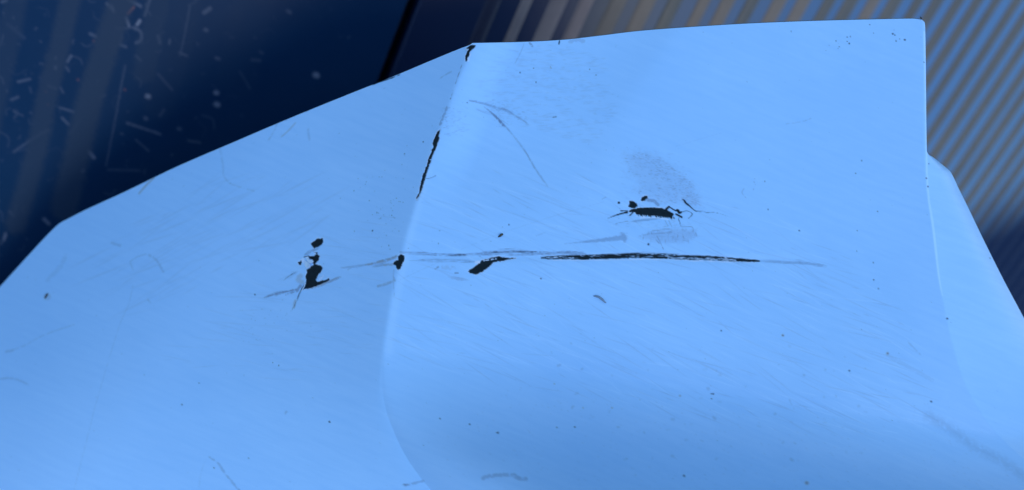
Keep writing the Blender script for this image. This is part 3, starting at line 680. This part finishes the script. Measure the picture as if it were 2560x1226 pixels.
def paint_material():
    m, nt, b = material('pale_blue_paint')
    uv = node(nt, 'ShaderNodeUVMap', uv_map='flat').outputs[0]
    a1 = node(nt, 'ShaderNodeAttribute', attribute_name='wear'); s1 = node(nt, 'ShaderNodeSeparateColor'); nt.links.new(a1.outputs['Color'], s1.inputs[0])
    a2 = node(nt, 'ShaderNodeAttribute', attribute_name='rub'); s2_ = node(nt, 'ShaderNodeSeparateColor'); nt.links.new(a2.outputs['Color'], s2_.inputs[0])
    chip, scuff, stain = s1.outputs[0], s1.outputs[1], s1.outputs[2]
    lip, violet, streak_and_glint = s2_.outputs[0], s2_.outputs[1], s2_.outputs[2]
    base = PAINT
    cloud = noise(nt, uv, 3.2, 5, .55)
    col = mix(nt, mathn(nt, 'MULTIPLY_ADD', cloud, 1.2, -.35, clamp=True), base, tuple(c * k for c, k in zip(base, (.80, .88, .935))))
    streak = noise(nt, uv, 9, 5, .6, sc=(1, 9, 1), rot=-.38)
    col = mix(nt, mathn(nt, 'MULTIPLY_ADD', streak, 1.5, -.55, clamp=True), col, tuple(min(1, c * k) for c, k in zip(base, (.78, .87, .94))))
    grain = noise(nt, uv, 160, 3, .7)
    col = mix(nt, mathn(nt, 'MULTIPLY_ADD', grain, .35, -.10, clamp=True), col, tuple(c * .9 for c in base))
    col = mix(nt, mathn(nt, 'MULTIPLY', streak_and_glint, .6), col, tuple(min(1, c * k) for c, k in zip(base, (1.5, 1.25, 1.1))))
    col = mix(nt, mathn(nt, 'MULTIPLY', violet, .9), col, (.15, .25, .42))
    col = mix(nt, mathn(nt, 'MULTIPLY', scuff, 1.0, clamp=True), col, (.06, .10, .19))
    col = mix(nt, mathn(nt, 'MULTIPLY', stain, .8), col, (.19, .22, .20))
    col = mix(nt, mathn(nt, 'MULTIPLY', lip, .55), col, (.64, .72, .82))
    pl = noise(nt, uv, 110, 4, .7)
    dark = mix(nt, pl, (.0015, .004, .008), (.009, .024, .034))
    col = mix(nt, chip, col, dark)
    nt.links.new(col, b.inputs['Base Color'])
    rough = mathn(nt, 'MULTIPLY_ADD', streak, .12, .40)
    nt.links.new(rough, b.inputs['Roughness']); b.inputs['IOR'].default_value = 1.4
    nt.links.new(mathn(nt, 'MULTIPLY_ADD', chip, -.4, .5), b.inputs['Specular IOR Level'])
    bp = node(nt, 'ShaderNodeBump'); bp.inputs['Strength'].default_value = .12; bp.inputs['Distance'].default_value = .0006
    nt.links.new(mathn(nt, 'ADD', streak, mathn(nt, 'MULTIPLY', grain, .5)), bp.inputs['Height']); nt.links.new(bp.outputs[0], b.inputs['Normal'])
    return m
PAINT = (.258, .535, .875)
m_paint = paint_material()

me = mesh_np('painted_skin', Vp - base, q)
w1 = np.zeros((NR * NC, 4), np.float32); w1[:, 3] = 1
w1[:, 0] = ch.ravel(); w1[:, 1] = lay('scuff').ravel(); w1[:, 2] = lay('stain').ravel()
me.color_attributes.new('wear', 'FLOAT_COLOR', 'POINT').data.foreach_set('color', w1.ravel())
w2 = np.zeros((NR * NC, 4), np.float32); w2[:, 3] = 1
w2[:, 0] = (lay('lip') + lay('bare') * .9).clip(0, 1).ravel(); w2[:, 1] = lay('violet').ravel(); w2[:, 2] = lay('streak_and_glint').ravel()
me.color_attributes.new('rub', 'FLOAT_COLOR', 'POINT').data.foreach_set('color', w2.ravel())
uvl = me.uv_layers.new(name='flat')
vi = np.empty(len(me.loops), np.int32); me.loops.foreach_get('vertex_index', vi)
uvs = np.stack([PX.ravel() / 1000, PY.ravel() / 1000], -1)[vi].astype(np.float32)
uvl.data.foreach_set('uv', uvs.ravel())
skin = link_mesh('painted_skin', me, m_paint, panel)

# black plastic body behind the paint: follows the skin 3 mm deeper, with a raw rim
m_black, nt_, b_ = material('black_plastic')
oc = object_coords(nt_)
nt_.links.new(mix(nt_, noise(nt_, oc, 60, 4), (.004, .010, .014), (.012, .025, .030)), b_.inputs['Base Color'])
b_.inputs['Roughness'].default_value = .45
ri = np.unique(np.r_[np.arange(0, NR, 5), NR - 1]); ci = np.unique(np.r_[np.arange(0, NC, 5), NC - 1])
g = Vp.reshape(NR, NC, 3)[ri][:, ci]
toc = CAM - g; toc /= np.linalg.norm(toc, axis=-1, keepdims=True)
front = g - toc * .0016
back = g - toc * .0042
nr, nc = len(ri), len(ci)
# push the border outward a touch so the raw rim shows beside the paint
def outward(G, amount):
    G = G.copy(); ctr = G[nr // 2, nc // 2]
    G[0, :] += (G[0, :] - G[3, :]) / (np.linalg.norm(G[0, :] - G[3, :], axis=-1, keepdims=True) + 1e-9) * amount
    G[:, 0] += (G[:, 0] - G[:, 1]) / (np.linalg.norm(G[:, 0] - G[:, 1], axis=-1, keepdims=True) + 1e-9) * amount
    G[:, -1] += (G[:, -1] - G[:, -2]) / (np.linalg.norm(G[:, -1] - G[:, -2], axis=-1, keepdims=True) + 1e-9) * amount
    return G
front = outward(front, .0003); back = outward(back, .0004)
Vb = np.concatenate([front.reshape(-1, 3), back.reshape(-1, 3)])
qb = grid_quads(nr, nc)
loop = np.r_[np.arange(nc), (np.arange(1, nr)) * nc + nc - 1, (nr - 1) * nc + np.arange(nc - 2, -1, -1), np.arange(nr - 2, 0, -1) * nc]
l2 = np.roll(loop, -1)
rim = np.stack([loop, l2, l2 + nr * nc, loop + nr * nc], -1)
me = mesh_np('plastic_backing', Vb - base, np.concatenate([qb, qb[:, ::-1] + nr * nc, rim]), smooth=False)
link_mesh('plastic_backing', me, m_black, panel)

# lower wall of the panel: runs from the near edge straight down to the sheet
edge = Vp.reshape(NR, NC, 3)[-1][::6]
eaway = edge - CAM; eaway /= np.linalg.norm(eaway, axis=1, keepdims=True)
foot = edge + eaway * .22; foot[:, 2] = .0035
rows = [edge + eaway * .001 + (foot - edge) * (k / 6) for k in range(7)]
G_ = np.stack(rows)
me = mesh_np('lower_wall', G_.reshape(-1, 3) - base, grid_quads(7, len(edge)))
link_mesh('lower_wall', me, m_black, panel)

# ------------------------------------------------------------------ lifted flakes of paint at the left-hand chip
m_flake, nt_, b_ = material('paint_flake'); b_.inputs['Base Color'].default_value = (.40, .62, .84, 1); b_.inputs['Roughness'].default_value = .5
def surf(px, py): return world(px, py, float(depth(np.array([float(px)]), np.array([float(py)]))[0]))
def nrm_at(px, py):
    a, b, c = surf(px, py), surf(px + 3, py), surf(px, py + 3)
    n = np.cross(c - a, b - a); n /= np.linalg.norm(n)
    return n if n @ (CAM - a) > 0 else -n
def flake(pts, lifts):
    pts = np.array(pts, float); top = []; bot = []
    for (x, y), l in zip(pts, lifts):
        p = surf(x, y); n = nrm_at(x, y); top.append(p + n * (.0003 + l)); bot.append(p + n * (.0001 + l * .8))
    ctr = np.mean(top, 0); V = [c - base for c in [ctr] + top + [np.mean(bot, 0)] + bot]
    n = len(pts); faces = []
    for i in range(n):
        j = (i + 1) % n
        faces += [(0, 1 + i, 1 + j), (n + 1, n + 2 + j, n + 2 + i), (1 + i, n + 2 + i, n + 2 + j, 1 + j)]
    me = bpy.data.meshes.new('paint_flake'); me.from_pydata([tuple(v) for v in V], [], faces); me.update()
    return link_mesh('paint_flake', me, m_flake, panel)
flake([(764,643),(772,642),(776,650),(784,651),(785,656),(777,659),(770,656),(767,649)], [0,.0006,.0012,.0016,.0014,.0005,0,0])
flake([(763,652),(770,656),(778,662),(776,667),(768,672),(762,664)], [0,.0003,.0010,.0012,.0003,0])
flake([(760,716),(765,709),(764,716),(757,727),(752,730)], [0,.0008,.0010,.0005,0])
flake([(1163,122),(1168,123),(1170,125.5),(1166.5,127),(1164,125)], [0,.0003,.0006,.0003,0])

# ------------------------------------------------------------------ small debris lying on the panel
def solid_strip(name, pts, label, cat, mat, flat=.55, lift=0.0, seg=8):
    """tapered rounded body along a polyline; pts: px, py, halfwidth px"""
    A = np.array(pts, float); out = []
    for i in range(len(A) - 1):
        p0 = A[max(i - 1, 0)]; p1 = A[i]; p2 = A[i + 1]; p3 = A[min(i + 2, len(A) - 1)]
        for t in (0, .33, .66):
            out.append(.5 * ((2 * p1) + (-p0 + p2) * t + (2 * p0 - 5 * p1 + 4 * p2 - p3) * t * t + (-p0 + 3 * p1 - 3 * p2 + p3) * t ** 3))
    out.append(A[-1]); A = np.array(out)
    C_ = np.array([surf(x, y) for x, y, _ in A]); N_ = np.array([nrm_at(x, y) for x, y, _ in A]); R_ = np.maximum(A[:, 2], .15) * MM * 1.0
    Tn = np.gradient(C_, axis=0); Tn /= np.linalg.norm(Tn, axis=1, keepdims=True)
    B_ = np.cross(Tn, N_); org = C_.mean(0)
    V = []
    for i in range(len(A)):
        for k_ in range(seg):
            th = 2 * math.pi * k_ / seg
            V.append(C_[i] + B_[i] * math.cos(th) * R_[i] + N_[i] * (math.sin(th) * R_[i] * flat + R_[i] * flat + .0001 + lift * math.sin(math.pi * i / (len(A) - 1))) - org)
    F_ = []
    for i in range(len(A) - 1):
        for k_ in range(seg):
            k2 = (k_ + 1) % seg; F_.append((i * seg + k_, i * seg + k2, (i + 1) * seg + k2, (i + 1) * seg + k_))
    F_.append(tuple(range(seg))[::-1]); F_.append(tuple((len(A) - 1) * seg + k_ for k_ in range(seg)))
    me = bpy.data.meshes.new(name); me.from_pydata([tuple(v) for v in V], [], F_); me.update()
    for p in me.polygons: p.use_smooth = True
    o = link_mesh(name, me, mat); o.location = org
    o['label'] = label; o['category'] = cat
    return o
def simple(name, c1, c2, rough=.6):
    m, nt, b = material(name); nt.links.new(mix(nt, noise(nt, object_coords(nt), 900, 3), c1, c2), b.inputs['Base Color']); b.inputs['Roughness'].default_value = rough
    return m
m_husk = simple('husk', (.07, .15, .24), (.16, .27, .40)); m_seed = simple('seed_dark', (.006, .014, .012), (.03, .045, .04), .4)
solid_strip('plant_husk', [(1483.5,740.8,.8),(1490,741.2,2.2),(1497,743.6,2.6),(1505,749,2.8),(1511,755,1.8),(1515,757.5,1.6)], 'small curled grey husk lying below the long black gouge', 'husk', m_husk, lift=.0003)
solid_strip('seed', [(112,748,.6),(114,745,2.4),(117,740.5,3.4),(119.5,736.5,2.6),(121,734,.8)], 'tiny dark seed with a brownish halo near the left edge of the panel', 'seed', m_seed)
solid_strip('seed', [(1245,593.5,.6),(1249,591,2.4),(1254,587.5,3.2),(1258,585.5,1.2)], 'tiny dark seed between the creased edge and the larger scraped hole', 'seed', m_seed)
solid_strip('plastic_burr', [(2303,49,2.0),(2301.5,46,1.6),(2299.5,42,.5)], 'tiny black plastic burr on the top right corner of the panel', 'burr', m_black, flat=1.0)
